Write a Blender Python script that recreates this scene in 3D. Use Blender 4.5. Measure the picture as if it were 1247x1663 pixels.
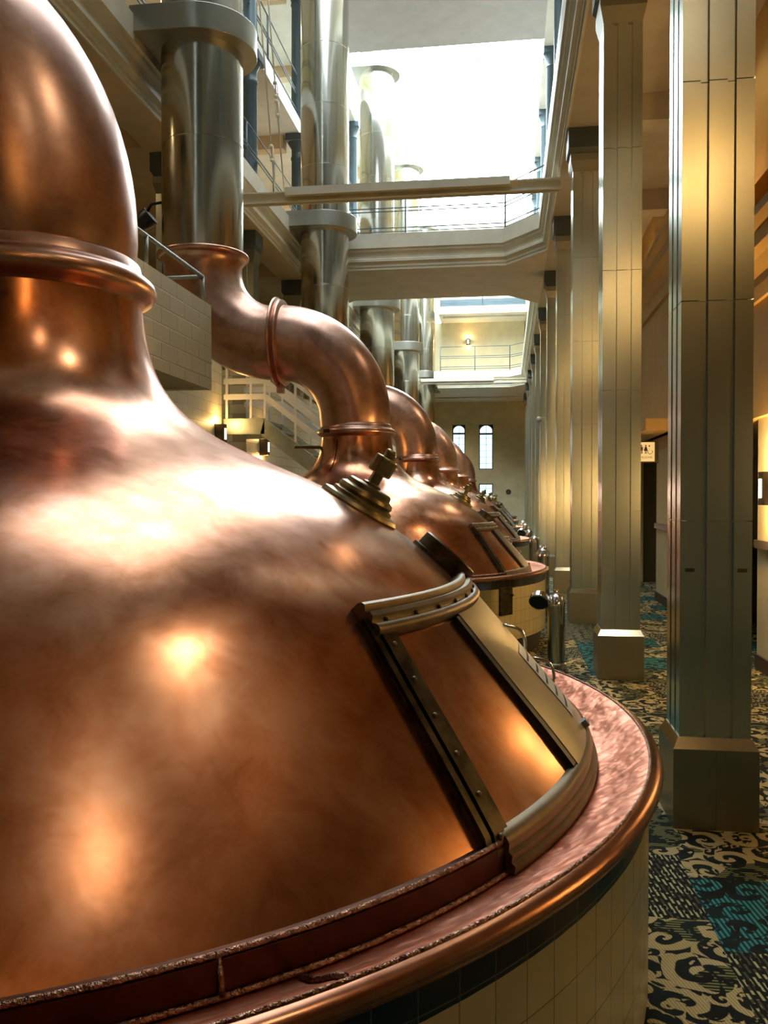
import bpy, bmesh, math, random
from mathutils import Vector, Matrix
random.seed(4)
PI = math.pi
for o in list(bpy.data.objects):
    bpy.data.objects.remove(o)
SC = bpy.context.scene
COL = SC.collection

# ------------------------------------------------------------------ camera, sky, lights, exposure
F_PX = 1400.0
R_ = Vector((0.99012933, 0.14015672, 0.0))
F_ = Vector((-0.14013942, 0.9900071, -0.01571235))
U_ = R_.cross(F_)
cam = bpy.data.cameras.new('camera')
cam.sensor_fit = 'HORIZONTAL'
cam.sensor_width = 36.0
cam.lens = 36.0 * F_PX / 1247.0
cam.clip_start = 0.05
cam.clip_end = 300
cam_o = bpy.data.objects.new('camera', cam)
m = Matrix.Identity(4)
for i in range(3):
    m[i][0] = R_[i]; m[i][1] = U_[i]; m[i][2] = -F_[i]
m[0][3], m[1][3], m[2][3] = 0, 0, 1.65
cam_o.matrix_world = m
COL.objects.link(cam_o)
SC.camera = cam_o

SKY = 16.0
WARM = (1.0, 0.68, 0.34)
world = bpy.data.worlds.new('sky'); SC.world = world
world.use_nodes = True
bg = world.node_tree.nodes['Background']
bg.inputs[0].default_value = (0.88, 0.96, 1.0, 1)
bg.inputs[1].default_value = SKY

def light(name, kind, loc, energy, color=WARM, size=0.1, rot=(0, 0, 0), sy=None, portal=False):
    l = bpy.data.lights.new(name, kind)
    l.energy = energy; l.color = color
    if kind == 'AREA':
        l.size = size
        if sy: l.shape = 'RECTANGLE'; l.size_y = sy
        if portal: l.cycles.is_portal = True
    else:
        l.shadow_soft_size = size
    o = bpy.data.objects.new(name, l); o.location = loc; o.rotation_euler = rot
    COL.objects.link(o)
    return o

SC.view_settings.view_transform = 'Standard'
SC.view_settings.look = 'None'
SC.view_settings.gamma = 1.0
SC.view_settings.use_curve_mapping = False
SC.view_settings.exposure = 0.6
SC.cycles.max_bounces = 10
SC.cycles.diffuse_bounces = 8
SC.cycles.glossy_bounces = 6
SC.cycles.sample_clamp_indirect = 6.0
SC.cycles.caustics_reflective = False
SC.cycles.caustics_refractive = False

# daylight comes in through the roof glazing (portals only guide the sampling of the sky)
light('skylight_portal', 'AREA', (-1.8, 31, 15.3), 1, size=5.4, sy=25, portal=True)
light('skylight_portal', 'AREA', (-1.8, 12.2, 15.3), 1, size=5.4, sy=12.4, portal=True)

# ------------------------------------------------------------------ materials
def srgb(r, g, b):
    f = lambda c: (c / 12.92 if c <= .04045 else ((c + .055) / 1.055) ** 2.4)
    return (f(r / 255), f(g / 255), f(b / 255), 1)

class NT:
    def __init__(s, name):
        s.m = bpy.data.materials.new(name); s.m.use_nodes = True
        s.t = s.m.node_tree; s.n = s.t.nodes; s.l = s.t.links
        s.b = s.n['Principled BSDF']
    def node(s, typ, **kw):
        n = s.n.new(typ)
        for k, v in kw.items(): setattr(n, k, v)
        return n
    def set(s, sock, v):
        if hasattr(v, 'is_output') or isinstance(v, bpy.types.NodeSocket): s.l.new(v, sock)
        else: sock.default_value = v
    def math(s, op, a, b=None, c=None, clamp=False):
        n = s.node('ShaderNodeMath', operation=op); n.use_clamp = clamp
        s.set(n.inputs[0], a)
        if b is not None: s.set(n.inputs[1], b)
        if c is not None: s.set(n.inputs[2], c)
        return n.outputs[0]
    def vmath(s, op, a, b=None, scale=None):
        n = s.node('ShaderNodeVectorMath', operation=op)
        s.set(n.inputs[0], a)
        if b is not None: s.set(n.inputs[1], b)
        if scale is not None: s.set(n.inputs['Scale'], scale)
        return n.outputs['Value'] if op in ('LENGTH', 'DISTANCE', 'DOT_PRODUCT') else n.outputs[0]
    def mix(s, f, a, b):
        n = s.node('ShaderNodeMix', data_type='RGBA')
        s.set(n.inputs[0], f); s.set(n.inputs[6], a); s.set(n.inputs[7], b)
        return n.outputs[2]
    def pos(s): return s.node('ShaderNodeNewGeometry').outputs['Position']
    def coord(s, k='Object'): return s.node('ShaderNodeTexCoord').outputs[k]
    def noise(s, vec, scale, detail=3, rough=.55, dist=0):
        n = s.node('ShaderNodeTexNoise')
        s.l.new(vec, n.inputs['Vector'])
        n.inputs['Scale'].default_value = scale; n.inputs['Detail'].default_value = detail
        n.inputs['Roughness'].default_value = rough; n.inputs['Distortion'].default_value = dist
        return n.outputs[0]
    def ramp(s, f, stops):
        n = s.node('ShaderNodeValToRGB'); s.set(n.inputs[0], f)
        e = n.color_ramp.elements
        while len(e) < len(stops): e.new(.5)
        for i, (p, c) in enumerate(stops):
            e[i].position = p; e[i].color = c if len(c) == 4 else (*c, 1)
        return n.outputs[0]
    def rng(s, f, a, b, c, d):
        n = s.node('ShaderNodeMapRange'); s.set(n.inputs[0], f)
        for i, v in enumerate((a, b, c, d)): n.inputs[i + 1].default_value = v
        return n.outputs[0]
    def scale(s, vec, sc):
        n = s.node('ShaderNodeMapping'); s.l.new(vec, n.inputs[0]); n.inputs['Scale'].default_value = sc
        return n.outputs[0]
    def bump(s, h, strength=.2, dist=.01):
        n = s.node('ShaderNodeBump'); s.set(n.inputs['Height'], h)
        n.inputs['Strength'].default_value = strength; n.inputs['Distance'].default_value = dist
        s.l.new(n.outputs[0], s.b.inputs['Normal'])
    def out(s, col=None, metal=None, rough=None):
        if col is not None: s.set(s.b.inputs['Base Color'], col)
        if metal is not None: s.set(s.b.inputs['Metallic'], metal)
        if rough is not None: s.set(s.b.inputs['Roughness'], rough)
        return s.m

def mat_copper(name, c0, c1, c2, r0, r1, bump=.05, bscale=9, bdist=.004):
    t = NT(name); p = t.pos()
    n1 = t.noise(p, 1.9, 5, .62, .4); n2 = t.noise(p, 8, 5, .7, .5)
    f = t.math('ADD', t.math('MULTIPLY', n1, .65), t.math('MULTIPLY', n2, .35))
    col = t.ramp(f, [(.37, c0), (.5, c1), (.63, c2)])
    streak = t.noise(t.scale(p, (9, 9, 2)), 1.0, 3, .6)
    rough = t.rng(t.math('ADD', t.math('MULTIPLY', f, .7), t.math('MULTIPLY', streak, .3)), .35, .65, r0, r1)
    t.bump(t.noise(p, bscale, 2, .5), bump, bdist)
    return t.out(col, 1.0, rough)

M = {}
M['copper'] = mat_copper('worn_copper', (.44, .175, .075), (.70, .325, .19), (.87, .50, .36), .19, .265, .22, 2.6, .012)
M['copper_pipe'] = mat_copper('tarnished_copper', (.46, .26, .19), (.62, .37, .28), (.76, .49, .39), .285, .36, .05, 2.5, .004)
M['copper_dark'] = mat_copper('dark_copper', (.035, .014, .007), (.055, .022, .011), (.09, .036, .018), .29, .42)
M['gutter'] = mat_copper('hammered_copper', (.48, .165, .085), (.71, .265, .155), (.83, .39, .255), .42, .55, .9, 12, .022)
M['copper_edge'] = mat_copper('rolled_edge_copper', (.30, .12, .06), (.42, .18, .10), (.52, .25, .15), .2, .265, .08, 3.0, .005)
def mat_bead():
    t = NT('weld_bead_copper'); p = t.pos()
    t.bump(t.noise(p, 110, 2, .6), .9, .01)
    return t.out(t.ramp(t.noise(p, 60, 2), [(.3, (.16, .08, .05)), (.7, (.55, .36, .27))]), 1.0, .32)
M['bead'] = mat_bead()
def mat_simple(name, c0, c1, metal, r0, r1, scale=6, bump=.05, bscale=40, bdist=.003):
    t = NT(name); p = t.pos(); n = t.noise(p, scale, 4, .6)
    t.bump(t.noise(p, bscale, 3, .6), bump, bdist)
    return t.out(t.ramp(n, [(.3, c0), (.7, c1)]), metal, t.rng(n, .3, .7, r0, r1))
M['bronze'] = mat_simple('old_bronze', (.15, .115, .065), (.28, .215, .13), 1, .42, .55)
M['bronze_dark'] = mat_simple('blackened_bronze', (.035, .028, .016), (.13, .10, .055), 1, .32, .5, 18)
M['bronze_lid'] = mat_simple('polished_bronze_sheet', (.29, .275, .21), (.38, .355, .275), 1, .3, .4)
M['brass'] = mat_simple('tarnished_brass', (.22, .175, .085), (.40, .325, .17), 1, .29, .4, 14)
M['chrome'] = mat_simple('chrome', (.62, .61, .58), (.72, .71, .68), 1, .06, .12)
def mat_steel(name, c0, c1, r0, r1):
    t = NT(name); p = t.pos()
    n = t.noise(p, 1.1, 3, .5)
    br = t.noise(p, 2.4, 4, .6)
    t.bump(t.noise(t.scale(p, (1.6, 1.6, .3)), 1.0, 1, .5), .05, .01)
    return t.out(t.ramp(n, [(.3, c0), (.7, c1)]), 1.0, t.rng(br, .2, .8, r0, r1))
M['steel'] = mat_steel('brushed_stainless_steel', (.57, .57, .51), (.65, .65, .59), .15, .2)
M['stack_band'] = mat_steel('dull_stainless_steel', (.46, .46, .41), (.54, .54, .48), .3, .4)
M['clad'] = mat_steel('steel_cladding', (.60, .65, .58), (.68, .72, .65), .20, .25)
M['clad_base'] = mat_steel('steel_plinth_cladding', (.30, .29, .23), (.38, .37, .29), .34, .42)
M['galv'] = mat_simple('galvanised_steel', (.30, .33, .28), (.42, .45, .38), .7, .4, .5)
M['post_metal'] = mat_steel('bollard_steel', (.44, .43, .36), (.52, .51, .44), .16, .24)

def mat_paint(name, c, rough=.55, var=.08, bump=.03):
    t = NT(name); p = t.pos(); n = t.noise(p, 2.3, 4, .6)
    a = tuple(x * (1 - var) for x in c[:3]) + (1,); b = tuple(min(1, x * (1 + var)) for x in c[:3]) + (1,)
    t.bump(t.noise(p, 70, 2, .6), bump, .004)
    return t.out(t.ramp(n, [(.3, a), (.7, b)]), 0.0, rough)
M['cream'] = mat_paint('cream_paint', (.74, .67, .43))
M['cornice'] = mat_paint('pale_cream_cornice_paint', (.86, .82, .66))
M['lit_wall'] = mat_paint('back_wall_painted_light', (.46, .49, .38))  # lighter tone put into the back wall for the pillars to reflect
M['shade_wall'] = mat_paint('back_wall_painted_shade', (.13, .125, .09))  # shade put into the colour of the unseen back wall
M['white'] = mat_paint('white_paint', (.80, .79, .72), .4)
M['tan'] = mat_paint('tan_paint', (.72, .56, .36))
M['blue'] = mat_paint('blue_grey_gloss_paint', (.085, .13, .15), .35)
M['cap'] = mat_paint('slate_blue_capital_paint', (.075, .10, .11), .4)
M['dark'] = mat_paint('dark_brown_paint', (.045, .032, .02), .5)
M['black'] = mat_paint('black_metal_paint', (.012, .012, .013), .4)
M['rail_brown'] = mat_paint('brown_dado_rail_paint', (.10, .075, .05), .4)
M['olive'] = mat_paint('olive_door_paint', (.17, .14, .075), .5)
M['soffit'] = mat_paint('pale_soffit_paint', (.84, .74, .62))
M['bulkhead'] = mat_paint('orange_tan_bulkhead_paint', (.62, .40, .14))
M['beige_soffit'] = mat_paint('grey_beige_soffit_paint', (.60, .57, .49))
M['grey_soffit'] = mat_paint('grey_soffit_paint', (.50, .49, .48))
M['red'] = mat_paint('red_fabric', (.45, .03, .03), .8)
M['marking'] = mat_paint('brown_sign_lettering', (.035, .022, .012), .6)
M['label_paper'] = mat_paint('white_label', (.75, .73, .62), .3)

def mat_block(name, c, axis):
    t = NT(name); p = t.pos()
    sep = t.node('ShaderNodeSeparateXYZ'); t.l.new(p, sep.inputs[0])
    com = t.node('ShaderNodeCombineXYZ')
    t.l.new(sep.outputs['Y' if axis == 'x' else 'X'], com.inputs[0]); t.l.new(sep.outputs['Z'], com.inputs[1])
    br = t.node('ShaderNodeTexBrick'); t.l.new(com.outputs[0], br.inputs['Vector'])
    br.inputs['Scale'].default_value = 1; br.inputs['Brick Width'].default_value = .40
    br.inputs['Row Height'].default_value = .165; br.inputs['Mortar Size'].default_value = .006
    br.inputs['Mortar Smooth'].default_value = .4
    br.inputs['Color1'].default_value = (*c, 1); br.inputs['Color2'].default_value = (c[0] * .95, c[1] * .94, c[2] * .9, 1)
    br.inputs['Mortar'].default_value = (c[0] * .6, c[1] * .55, c[2] * .5, 1)
    h = t.math('SUBTRACT', t.math('MULTIPLY', t.noise(p, 40, 3), .15), br.outputs['Fac'])
    t.bump(h, .6, .006)
    return t.out(br.outputs['Color'], 0, .5)
M['block'] = mat_block('cream_painted_blockwork', (.72, .64, .40), 'x')
M['block_end'] = mat_block('cream_painted_blockwork_end', (.72, .64, .40), 'y')

def mat_tile(name, c1, c2, grout, rough, w=.1017, h=.13, off=0.75):
    t = NT(name)
    uv = t.node('ShaderNodeUVMap').outputs[0]
    mp = t.node('ShaderNodeMapping'); t.l.new(uv, mp.inputs[0]); mp.inputs['Location'].default_value = (.02, -off + .13 * 8, 0)
    br = t.node('ShaderNodeTexBrick'); t.l.new(mp.outputs[0], br.inputs['Vector'])
    br.offset = 0.0; br.inputs['Scale'].default_value = 1
    br.inputs['Brick Width'].default_value = w; br.inputs['Row Height'].default_value = h
    br.inputs['Mortar Size'].default_value = .0014; br.inputs['Mortar Smooth'].default_value = .3
    br.inputs['Color1'].default_value = (*c1, 1); br.inputs['Color2'].default_value = (*c2, 1); br.inputs['Mortar'].default_value = (*grout, 1)
    t.bump(t.math('MULTIPLY', br.outputs['Fac'], -1.0), .5, .003)
    return t.out(br.outputs['Color'], 0, rough)
M['tile'] = mat_tile('cream_glazed_tile', (.62, .53, .29), (.56, .48, .26), (.20, .16, .07), .22)
M['tile_black'] = mat_tile('black_glazed_tile', (.012, .010, .009), (.016, .014, .012), (.10, .085, .06), .22)

def mat_carpet():
    t = NT('scroll_patterned_carpet'); p = t.pos()
    sep = t.node('ShaderNodeSeparateXYZ'); t.l.new(p, sep.inputs[0]); X, Y = sep.outputs[0], sep.outputs[1]
    # block layout of the woven pattern
    cx = t.math('FLOOR', t.math('DIVIDE', t.math('ADD', X, .13), .46)); 
    cy = t.math('FLOOR', t.math('ADD', t.math('DIVIDE', Y, .62), t.math('MULTIPLY', cx, .37)))
    com = t.node('ShaderNodeCombineXYZ'); t.l.new(cx, com.inputs[0]); t.l.new(cy, com.inputs[1])
    wn = t.node('ShaderNodeTexWhiteNoise'); wn.noise_dimensions = '2D'; t.l.new(com.outputs[0], wn.inputs['Vector'])
    kind = wn.outputs['Value']
    # scrolls : a spiral around every cell centre of a warped cell pattern
    wob = t.node('ShaderNodeTexNoise'); t.l.new(p, wob.inputs['Vector']); wob.inputs['Scale'].default_value = 5; wob.inputs['Detail'].default_value = 2
    warp = t.vmath('ADD', p, t.vmath('SCALE', t.vmath('SUBTRACT', wob.outputs['Color'], (.5, .5, .5)), scale=.10))
    def spiral(scale, k, thr, soft):
        vo = t.node('ShaderNodeTexVoronoi'); vo.voronoi_dimensions = '2D'
        t.l.new(warp, vo.inputs['Vector']); vo.inputs['Scale'].default_value = scale; vo.inputs['Randomness'].default_value = .75
        d = t.vmath('SUBTRACT', warp, vo.outputs['Position'])
        s2 = t.node('ShaderNodeSeparateXYZ'); t.l.new(d, s2.inputs[0])
        ang = t.math('ARCTAN2', s2.outputs[1], s2.outputs[0])
        s3 = t.node('ShaderNodeSeparateXYZ'); t.l.new(vo.outputs['Color'], s3.inputs[0])
        sgn = t.math('SUBTRACT', t.math('MULTIPLY', t.math('GREATER_THAN', s3.outputs[0], .5), 2), 1)
        rad = t.math('SQRT', t.math('ADD', t.math('MULTIPLY', s2.outputs[0], s2.outputs[0]), t.math('MULTIPLY', s2.outputs[1], s2.outputs[1])))
        ph = t.math('ADD', t.math('MULTIPLY', ang, sgn), t.math('ADD', t.math('MULTIPLY', t.math('POWER', rad, .7), k), t.math('MULTIPLY', s3.outputs[1], 6.28)))
        return t.rng(t.math('SINE', ph), thr - soft, thr + soft, 0, 1)
    s_big = spiral(5.6, 44, .2, .12)
    s_small = spiral(14, 70, .35, .15)
    scroll = t.math('MAXIMUM', s_big, t.math('MULTIPLY', s_small, t.math('GREATER_THAN', t.noise(p, 6, 1), .5)))
    hx = t.rng(t.math('SINE', t.math('MULTIPLY', t.math('ADD', X, t.math('MULTIPLY', Y, .12)), 300)), -.1, .25, 0, 1)
    hy = t.rng(t.math('SINE', t.math('MULTIPLY', Y, 340)), -.1, .25, 0, 1)
    dash = t.math('MULTIPLY', hx, t.math('GREATER_THAN', t.math('SINE', t.math('ADD', t.math('MULTIPLY', Y, 75), t.math('MULTIPLY', t.math('FLOOR', t.math('MULTIPLY', X, 48)), 2.3))), -.55))
    g = t.noise(p, 420, 2, .6)
    dark = t.ramp(t.noise(p, 5, 2), [(.35, srgb(27, 28, 22)), (.65, srgb(34, 46, 42))])
    beige = t.ramp(t.noise(p, 4, 2), [(.35, srgb(216, 194, 130)), (.65, srgb(228, 208, 152))])
    olive = srgb(150, 150, 92); teal = srgb(30, 116, 116)
    A = t.mix(t.math('MULTIPLY', scroll, t.rng(t.math('SINE', t.math('MULTIPLY', t.math('ADD', X, t.math('MULTIPLY', Y, .3)), 520)), -.9, -.2, .55, 1)), dark, beige)
    A2 = t.mix(t.math('MULTIPLY', scroll, hy), dark, olive)
    A = t.mix(t.math('GREATER_THAN', t.noise(p, 3.3, 1), .56), A, A2)
    B = t.mix(t.math('MULTIPLY', scroll, .9), dark, t.mix(hx, srgb(10, 76, 78), srgb(84, 168, 162)))
    Cc = t.mix(t.math('MULTIPLY', dash, t.math('SUBTRACT', 1.0, t.math('MULTIPLY', s_big, .85))), srgb(26, 28, 26), srgb(206, 204, 150))
    c = t.mix(t.math('GREATER_THAN', kind, .50), A, Cc)
    c = t.mix(t.math('GREATER_THAN', kind, .76), c, B)
    c = t.mix(t.rng(g, .35, .7, .35, 0), c, (.01, .01, .01, 1))
    t.bump(g, .5, .006)
    t.b.inputs['Specular IOR Level'].default_value = .15
    return t.out(c, 0, .95)
M['carpet'] = mat_carpet()

def mat_glow(name, col, strength):
    t = NT(name); t.b.inputs['Emission Color'].default_value = (*col, 1); t.b.inputs['Emission Strength'].default_value = strength
    return t.out((*col, 1), 0, .5)
M['lamp'] = mat_glow('lit_lamp_glass', (1, .74, .36), 8)
M['cove'] = mat_glow('added_cove_glow', (1, .66, .30), 4.5)  # glow of the added strips along the crown
M['sign_face'] = mat_glow('lit_sign_face', (.85, .63, .27), .45)
def mat_glass(name, tint, rough=.02):
    t = NT(name); tr = t.node('ShaderNodeBsdfTransparent'); tr.inputs[0].default_value = (*tint, 1)
    gl = t.node('ShaderNodeBsdfGlossy'); gl.inputs['Roughness'].default_value = rough
    mx = t.node('ShaderNodeMixShader'); mx.inputs[0].default_value = .05; t.l.new(tr.outputs[0], mx.inputs[1]); t.l.new(gl.outputs[0], mx.inputs[2])
    t.l.new(mx.outputs[0], t.n['Material Output'].inputs['Surface'])
    return t.m
M['glass'] = mat_glass('window_glass', (.95, .98, 1))
M['glass_blue'] = mat_glass('pale_blue_window_glass', (.24, .29, .305))
M['glass_dim'] = mat_glass('sky_dimming_glass', (.45, .46, .47))  # tint put in to dim daylight from the near skylight

# ------------------------------------------------------------------ mesh builder
class MB:
    def __init__(s): s.bm = bmesh.new(); s.uv = s.bm.loops.layers.uv.new('UVMap')
    def v(s, p): return s.bm.verts.new(p)
    def f(s, vs):
        try: return s.bm.faces.new(vs)
        except ValueError: return None
    def box(s, x0, x1, y0, y1, z0, z1, mtx=None):
        ps = [Vector(p) for p in ((x0, y0, z0), (x1, y0, z0), (x1, y1, z0), (x0, y1, z0), (x0, y0, z1), (x1, y0, z1), (x1, y1, z1), (x0, y1, z1))]
        if mtx: ps = [mtx @ p for p in ps]
        v = [s.v(p) for p in ps]
        for q in ((3, 2, 1, 0), (4, 5, 6, 7), (0, 1, 5, 4), (1, 2, 6, 5), (2, 3, 7, 6), (3, 0, 4, 7)): s.f([v[i] for i in q])
        return s
    def bar(s, a, b, w, h=None):
        """square bar between two points"""
        a, b = Vector(a), Vector(b); h = h or w
        d = (b - a); L = d.length; q = d.to_track_quat('X', 'Z').to_matrix().to_4x4(); q.translation = a
        return s.box(0, L, -w / 2, w / 2, -h / 2, h / 2, q)
    def lathe(s, prof, n=64, a0=0.0, a1=2 * PI, closed=False, mtx=None, uvR=None):
        """profile (r,z); angle 0 = towards -Y, growing to +X. closed: the profile is a closed polygon"""
        full = abs(a1 - a0 - 2 * PI) < 1e-6
        cols = n if full else n + 1
        rings = []
        for i in range(cols):
            a = a0 + (a1 - a0) * i / n
            ring = []
            for r, z in prof:
                p = Vector((r * math.sin(a), -r * math.cos(a), z))
                ring.append(s.v(mtx @ p if mtx else p))
            rings.append(ring)
        k = len(prof)
        for i in range(n):
            A = rings[i]; B = rings[(i + 1) % cols]
            for j in range(k if closed else k - 1):
                j2 = (j + 1) % k
                f = s.f([A[j], B[j], B[j2], A[j2]])
                if f and uvR:
                    us = (a0 + (a1 - a0) * i / n, a0 + (a1 - a0) * (i + 1) / n)
                    for lp, (uu, zz) in zip(f.loops, ((us[0], prof[j][1]), (us[1], prof[j][1]), (us[1], prof[j2][1]), (us[0], prof[j2][1]))):
                        lp[s.uv].uv = (uu * uvR, zz)
        if not full and closed:
            s.f(list(reversed(rings[0]))); s.f(rings[-1])
        if full and not closed:
            for j, flip in ((0, False), (k - 1, True)):
                if prof[j][0] > 1e-4 and getattr(s, 'caps', False):
                    loop = [r[j] for r in rings]; s.f(loop if flip else list(reversed(loop)))
        return s
    def tube(s, pts, rad, n=12, cap=True):
        pts = [Vector(p) for p in pts]; k = len(pts)
        rad = rad if isinstance(rad, (list, tuple)) else [rad] * k
        up = None; rings = []
        for i, p in enumerate(pts):
            t = ((pts[min(i + 1, k - 1)] - pts[max(i - 1, 0)])).normalized()
            if up is None:
                up = t.orthogonal().normalized()
            up = (up - t * up.dot(t)).normalized()
            b = t.cross(up)
            rings.append([s.v(p + (up * math.cos(2 * PI * j / n) + b * math.sin(2 * PI * j / n)) * rad[i]) for j in range(n)])
        for i in range(k - 1):
            for j in range(n): s.f([rings[i][j], rings[i][(j + 1) % n], rings[i + 1][(j + 1) % n], rings[i + 1][j]])
        if cap: s.f(list(reversed(rings[0]))); s.f(rings[-1])
        return s
    def cyl(s, a, b, r, n=16): return s.tube([a, b], r, n)
    def ball(s, c, r, n=12, sz=1.0):
        mt = Matrix.Translation(c) @ Matrix.Diagonal((r, r, r * sz, 1))
        bmesh.ops.create_uvsphere(s.bm, u_segments=n, v_segments=max(6, n // 2), radius=1, matrix=mt)
        return s
    def prism(s, poly, z0, z1):
        a = [s.v((x, y, z0)) for x, y in poly]; b = [s.v((x, y, z1)) for x, y in poly]; k = len(poly)
        s.f(list(reversed(a))); s.f(b)
        for i in range(k): s.f([a[i], a[(i + 1) % k], b[(i + 1) % k], b[i]])
        return s
    def sweep(s, path, prof):
        """closed profile (d,z) swept along an xy path; d goes to the left of the path direction"""
        k = len(path); P = [Vector((x, y, 0)) for x, y in path]; rings = []
        nn = []
        for i in range(k - 1):
            t = (P[i + 1] - P[i]).normalized(); nn.append(Vector((-t.y, t.x, 0)))
        for i in range(k):
            if i == 0: mv = nn[0]
            elif i == k - 1: mv = nn[-1]
            else:
                a, b = nn[i - 1], nn[i]; mv = (a + b) / (1 + a.dot(b))
            rings.append([s.v(P[i] + mv * d + Vector((0, 0, z))) for d, z in prof])
        q = len(prof)
        for i in range(k - 1):
            for j in range(q): s.f([rings[i][j], rings[i][(j + 1) % q], rings[i + 1][(j + 1) % q], rings[i + 1][j]])
        s.f(list(reversed(rings[0]))); s.f(rings[-1])
        return s
    def build(s, name, mat, parent=None, smooth=False, loc=None, bevel=0.0, angle=None):
        bmesh.ops.recalc_face_normals(s.bm, faces=s.bm.faces)
        me = bpy.data.meshes.new(name); s.bm.to_mesh(me); s.bm.free()
        me.materials.append(M[mat] if isinstance(mat, str) else mat)
        o = bpy.data.objects.new(name, me); COL.objects.link(o)
        if smooth:
            for p in me.polygons: p.use_smooth = True
            if angle is not None:
                try: me.set_sharp_from_angle(angle=math.radians(angle))
                except Exception: pass
        if bevel:
            b = o.modifiers.new('bevel', 'BEVEL'); b.width = bevel; b.segments = 2; b.limit_method = 'ANGLE'; b.angle_limit = .6
        if loc: o.location = loc
        if parent: o.parent = parent
        return o

def tag(o, label, cat, group=None):
    o['label'] = label; o['category'] = cat
    if group: o['group'] = group
    return o
def thing(name, label, cat, loc=(0, 0, 0), group=None, rz=0):
    o = bpy.data.objects.new(name, None); COL.objects.link(o); o.location = loc; o.rotation_euler = (0, 0, rz)
    o.empty_display_size = .2
    return tag(o, label, cat, group)
def struct(o):
    o['kind'] = 'structure'; return o
KIDS = {}
def children(o): return [c for c in bpy.data.objects if c.parent == o]
def copy_tree(o, parent=None):
    c = o.copy(); COL.objects.link(c)
    if parent: c.parent = parent
    for ch in children(o): copy_tree(ch, c)
    return c
ORD = ['nearest', 'second', 'third', 'fourth', 'fifth', 'sixth', 'seventh', 'eighth', 'ninth', 'tenth', 'eleventh', 'twelfth']

# ------------------------------------------------------------------ the building
XL, XR = -4.43, 0.80           # edges of the open well
XW = 2.42                      # aisle wall
ZS, ZF = 6.5, 7.2              # gallery soffit and gallery floor
YB, YE = -5.0, 44.0
YN, YFAR = 18.2, 20.9          # cross bridge
YEB = 38.0                     # end balcony edge
ZTOP = 15.4
BAY = 3.58
PY = [4.65 + BAY * i for i in range(11)]   # pillar centres

b = MB(); b.box(-9, 6, YB, YE, -.1, 0); struct(b.build('floor', 'carpet'))
b = MB(); b.box(-9.2, -9, YB, YE, 0, ZTOP + .3); struct(b.build('wall_left', 'cream'))
b = MB(); b.box(-9.2, 1.3, YB - .2, YB, 0, 5.9); struct(b.build('wall_back', 'shade_wall'))  # unseen back wall, split into dark and pale tones to shape reflections
b = MB(); b.box(1.3, 6, YB - .2, YB, 0, 5.9); struct(b.build('wall_back', 'lit_wall'))
b = MB(); b.box(1.3, 6, YB - .2, YB, 5.9, ZTOP + .3); struct(b.build('wall_back', 'cream'))
b = MB(); b.box(-9.2, 1.3, YB - .2, YB, 5.9, ZTOP + .3); struct(b.build('wall_back', 'shade_wall'))
b = MB(); b.box(6, 6.2, YB - .2, YE, 0, ZTOP + .3); struct(b.build('wall_right', 'tan'))
# end wall with two tall arched windows and a low one
WIN = [(-2.72, -2.06, 3.12, 5.40, True), (-1.37, -.66, 3.12, 5.40, True), (-1.37, -.66, .9, 2.40, False)]
b = MB()
xs = [-9, -2.72, -2.06, -1.37, -.66, 6]
for x0, x1 in ((-9, -2.72), (-2.06, -1.37), (-.66, 6)): b.box(x0, x1, YE, YE + .4, 0, ZTOP + .3)
b.box(-2.72, -2.06, YE, YE + .4, 0, 3.12); b.box(-2.72, -2.06, YE, YE + .4, 5.4, ZTOP + .3)
b.box(-1.37, -.66, YE, YE + .4, 0, .9); b.box(-1.37, -.66, YE, YE + .4, 2.4, 3.12); b.box(-1.37, -.66, YE, YE + .4, 5.4, ZTOP + .3)
struct(b.build('wall_end', 'cream'))
for i, (x0, x1, z0, z1, arch) in enumerate(WIN):
    b = MB(); w = x1 - x0; xc = (x0 + x1) / 2; y0 = YE + .12; y1 = YE + .2; t = .05
    b.box(x0, x0 + t, y0, y1, z0, z1); b.box(x1 - t, x1, y0, y1, z0, z1); b.box(x0, x1, y0, y1, z0, z0 + t)
    if arch:
        # spandrels that leave a round head, a dark transom and glazing bars
        r = w / 2 - .03; zc = z1 - w / 2 - .02; n = 12
        for sgn in (-1, 1):
            for k in range(n):
                a0 = PI / 2 * k / n; a1 = PI / 2 * (k + 1) / n
                xa, xb = xc + sgn * r * math.sin(a0), xc + sgn * r * math.sin(a1)
                za, zb = zc + r * math.cos(a0), zc + r * math.cos(a1)
                v = [b.v((x, y, z)) for y in (y0, y1) for x, z in ((xa, za), (xb, zb), (xb, z1), (xa, z1))]
                b.f(v[:4]); b.f(v[4:]); b.f([v[0], v[1], v[5], v[4]])
        b.box(x0, x1, y0 - .03, y1, zc - .14, zc - .05)
    else:
        b.box(x0, x1, y0, y1, z1 - t, z1)
    fr = struct(b.build('window_%d' % (i + 1), 'dark'))
    b = MB()
    zt = (zc if arch else z1)
    b.box(xc - .012, xc + .012, y0 + .02, y1 - .02, z0 + .05, z1 - .05)
    for k in range(1, 6):
        zz = z0 + (zt - z0) * k / 6; b.box(x0 + .05, x1 - .05, y0 + .03, y1 - .03, zz - .008, zz + .008)
    b.build('glazing_bar', 'blue', fr)
    b = MB(); b.box(x0 + .02, x1 - .02, y0 + .035, y0 + .041, z0 + .02, z1 - .02); b.build('window_pane', 'glass_blue', fr)
# panelling lines on the end wall
b = MB(); b.box(XL, XW, YE - .03, YE, 2.72, 2.75); b.box(XL, XW, YE - .03, YE, 1.78, 1.81); b.box(-.06, -.03, YE - .02, YE, 0, 1.78)
struct(b.build('trim_1', 'cream'))

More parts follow.
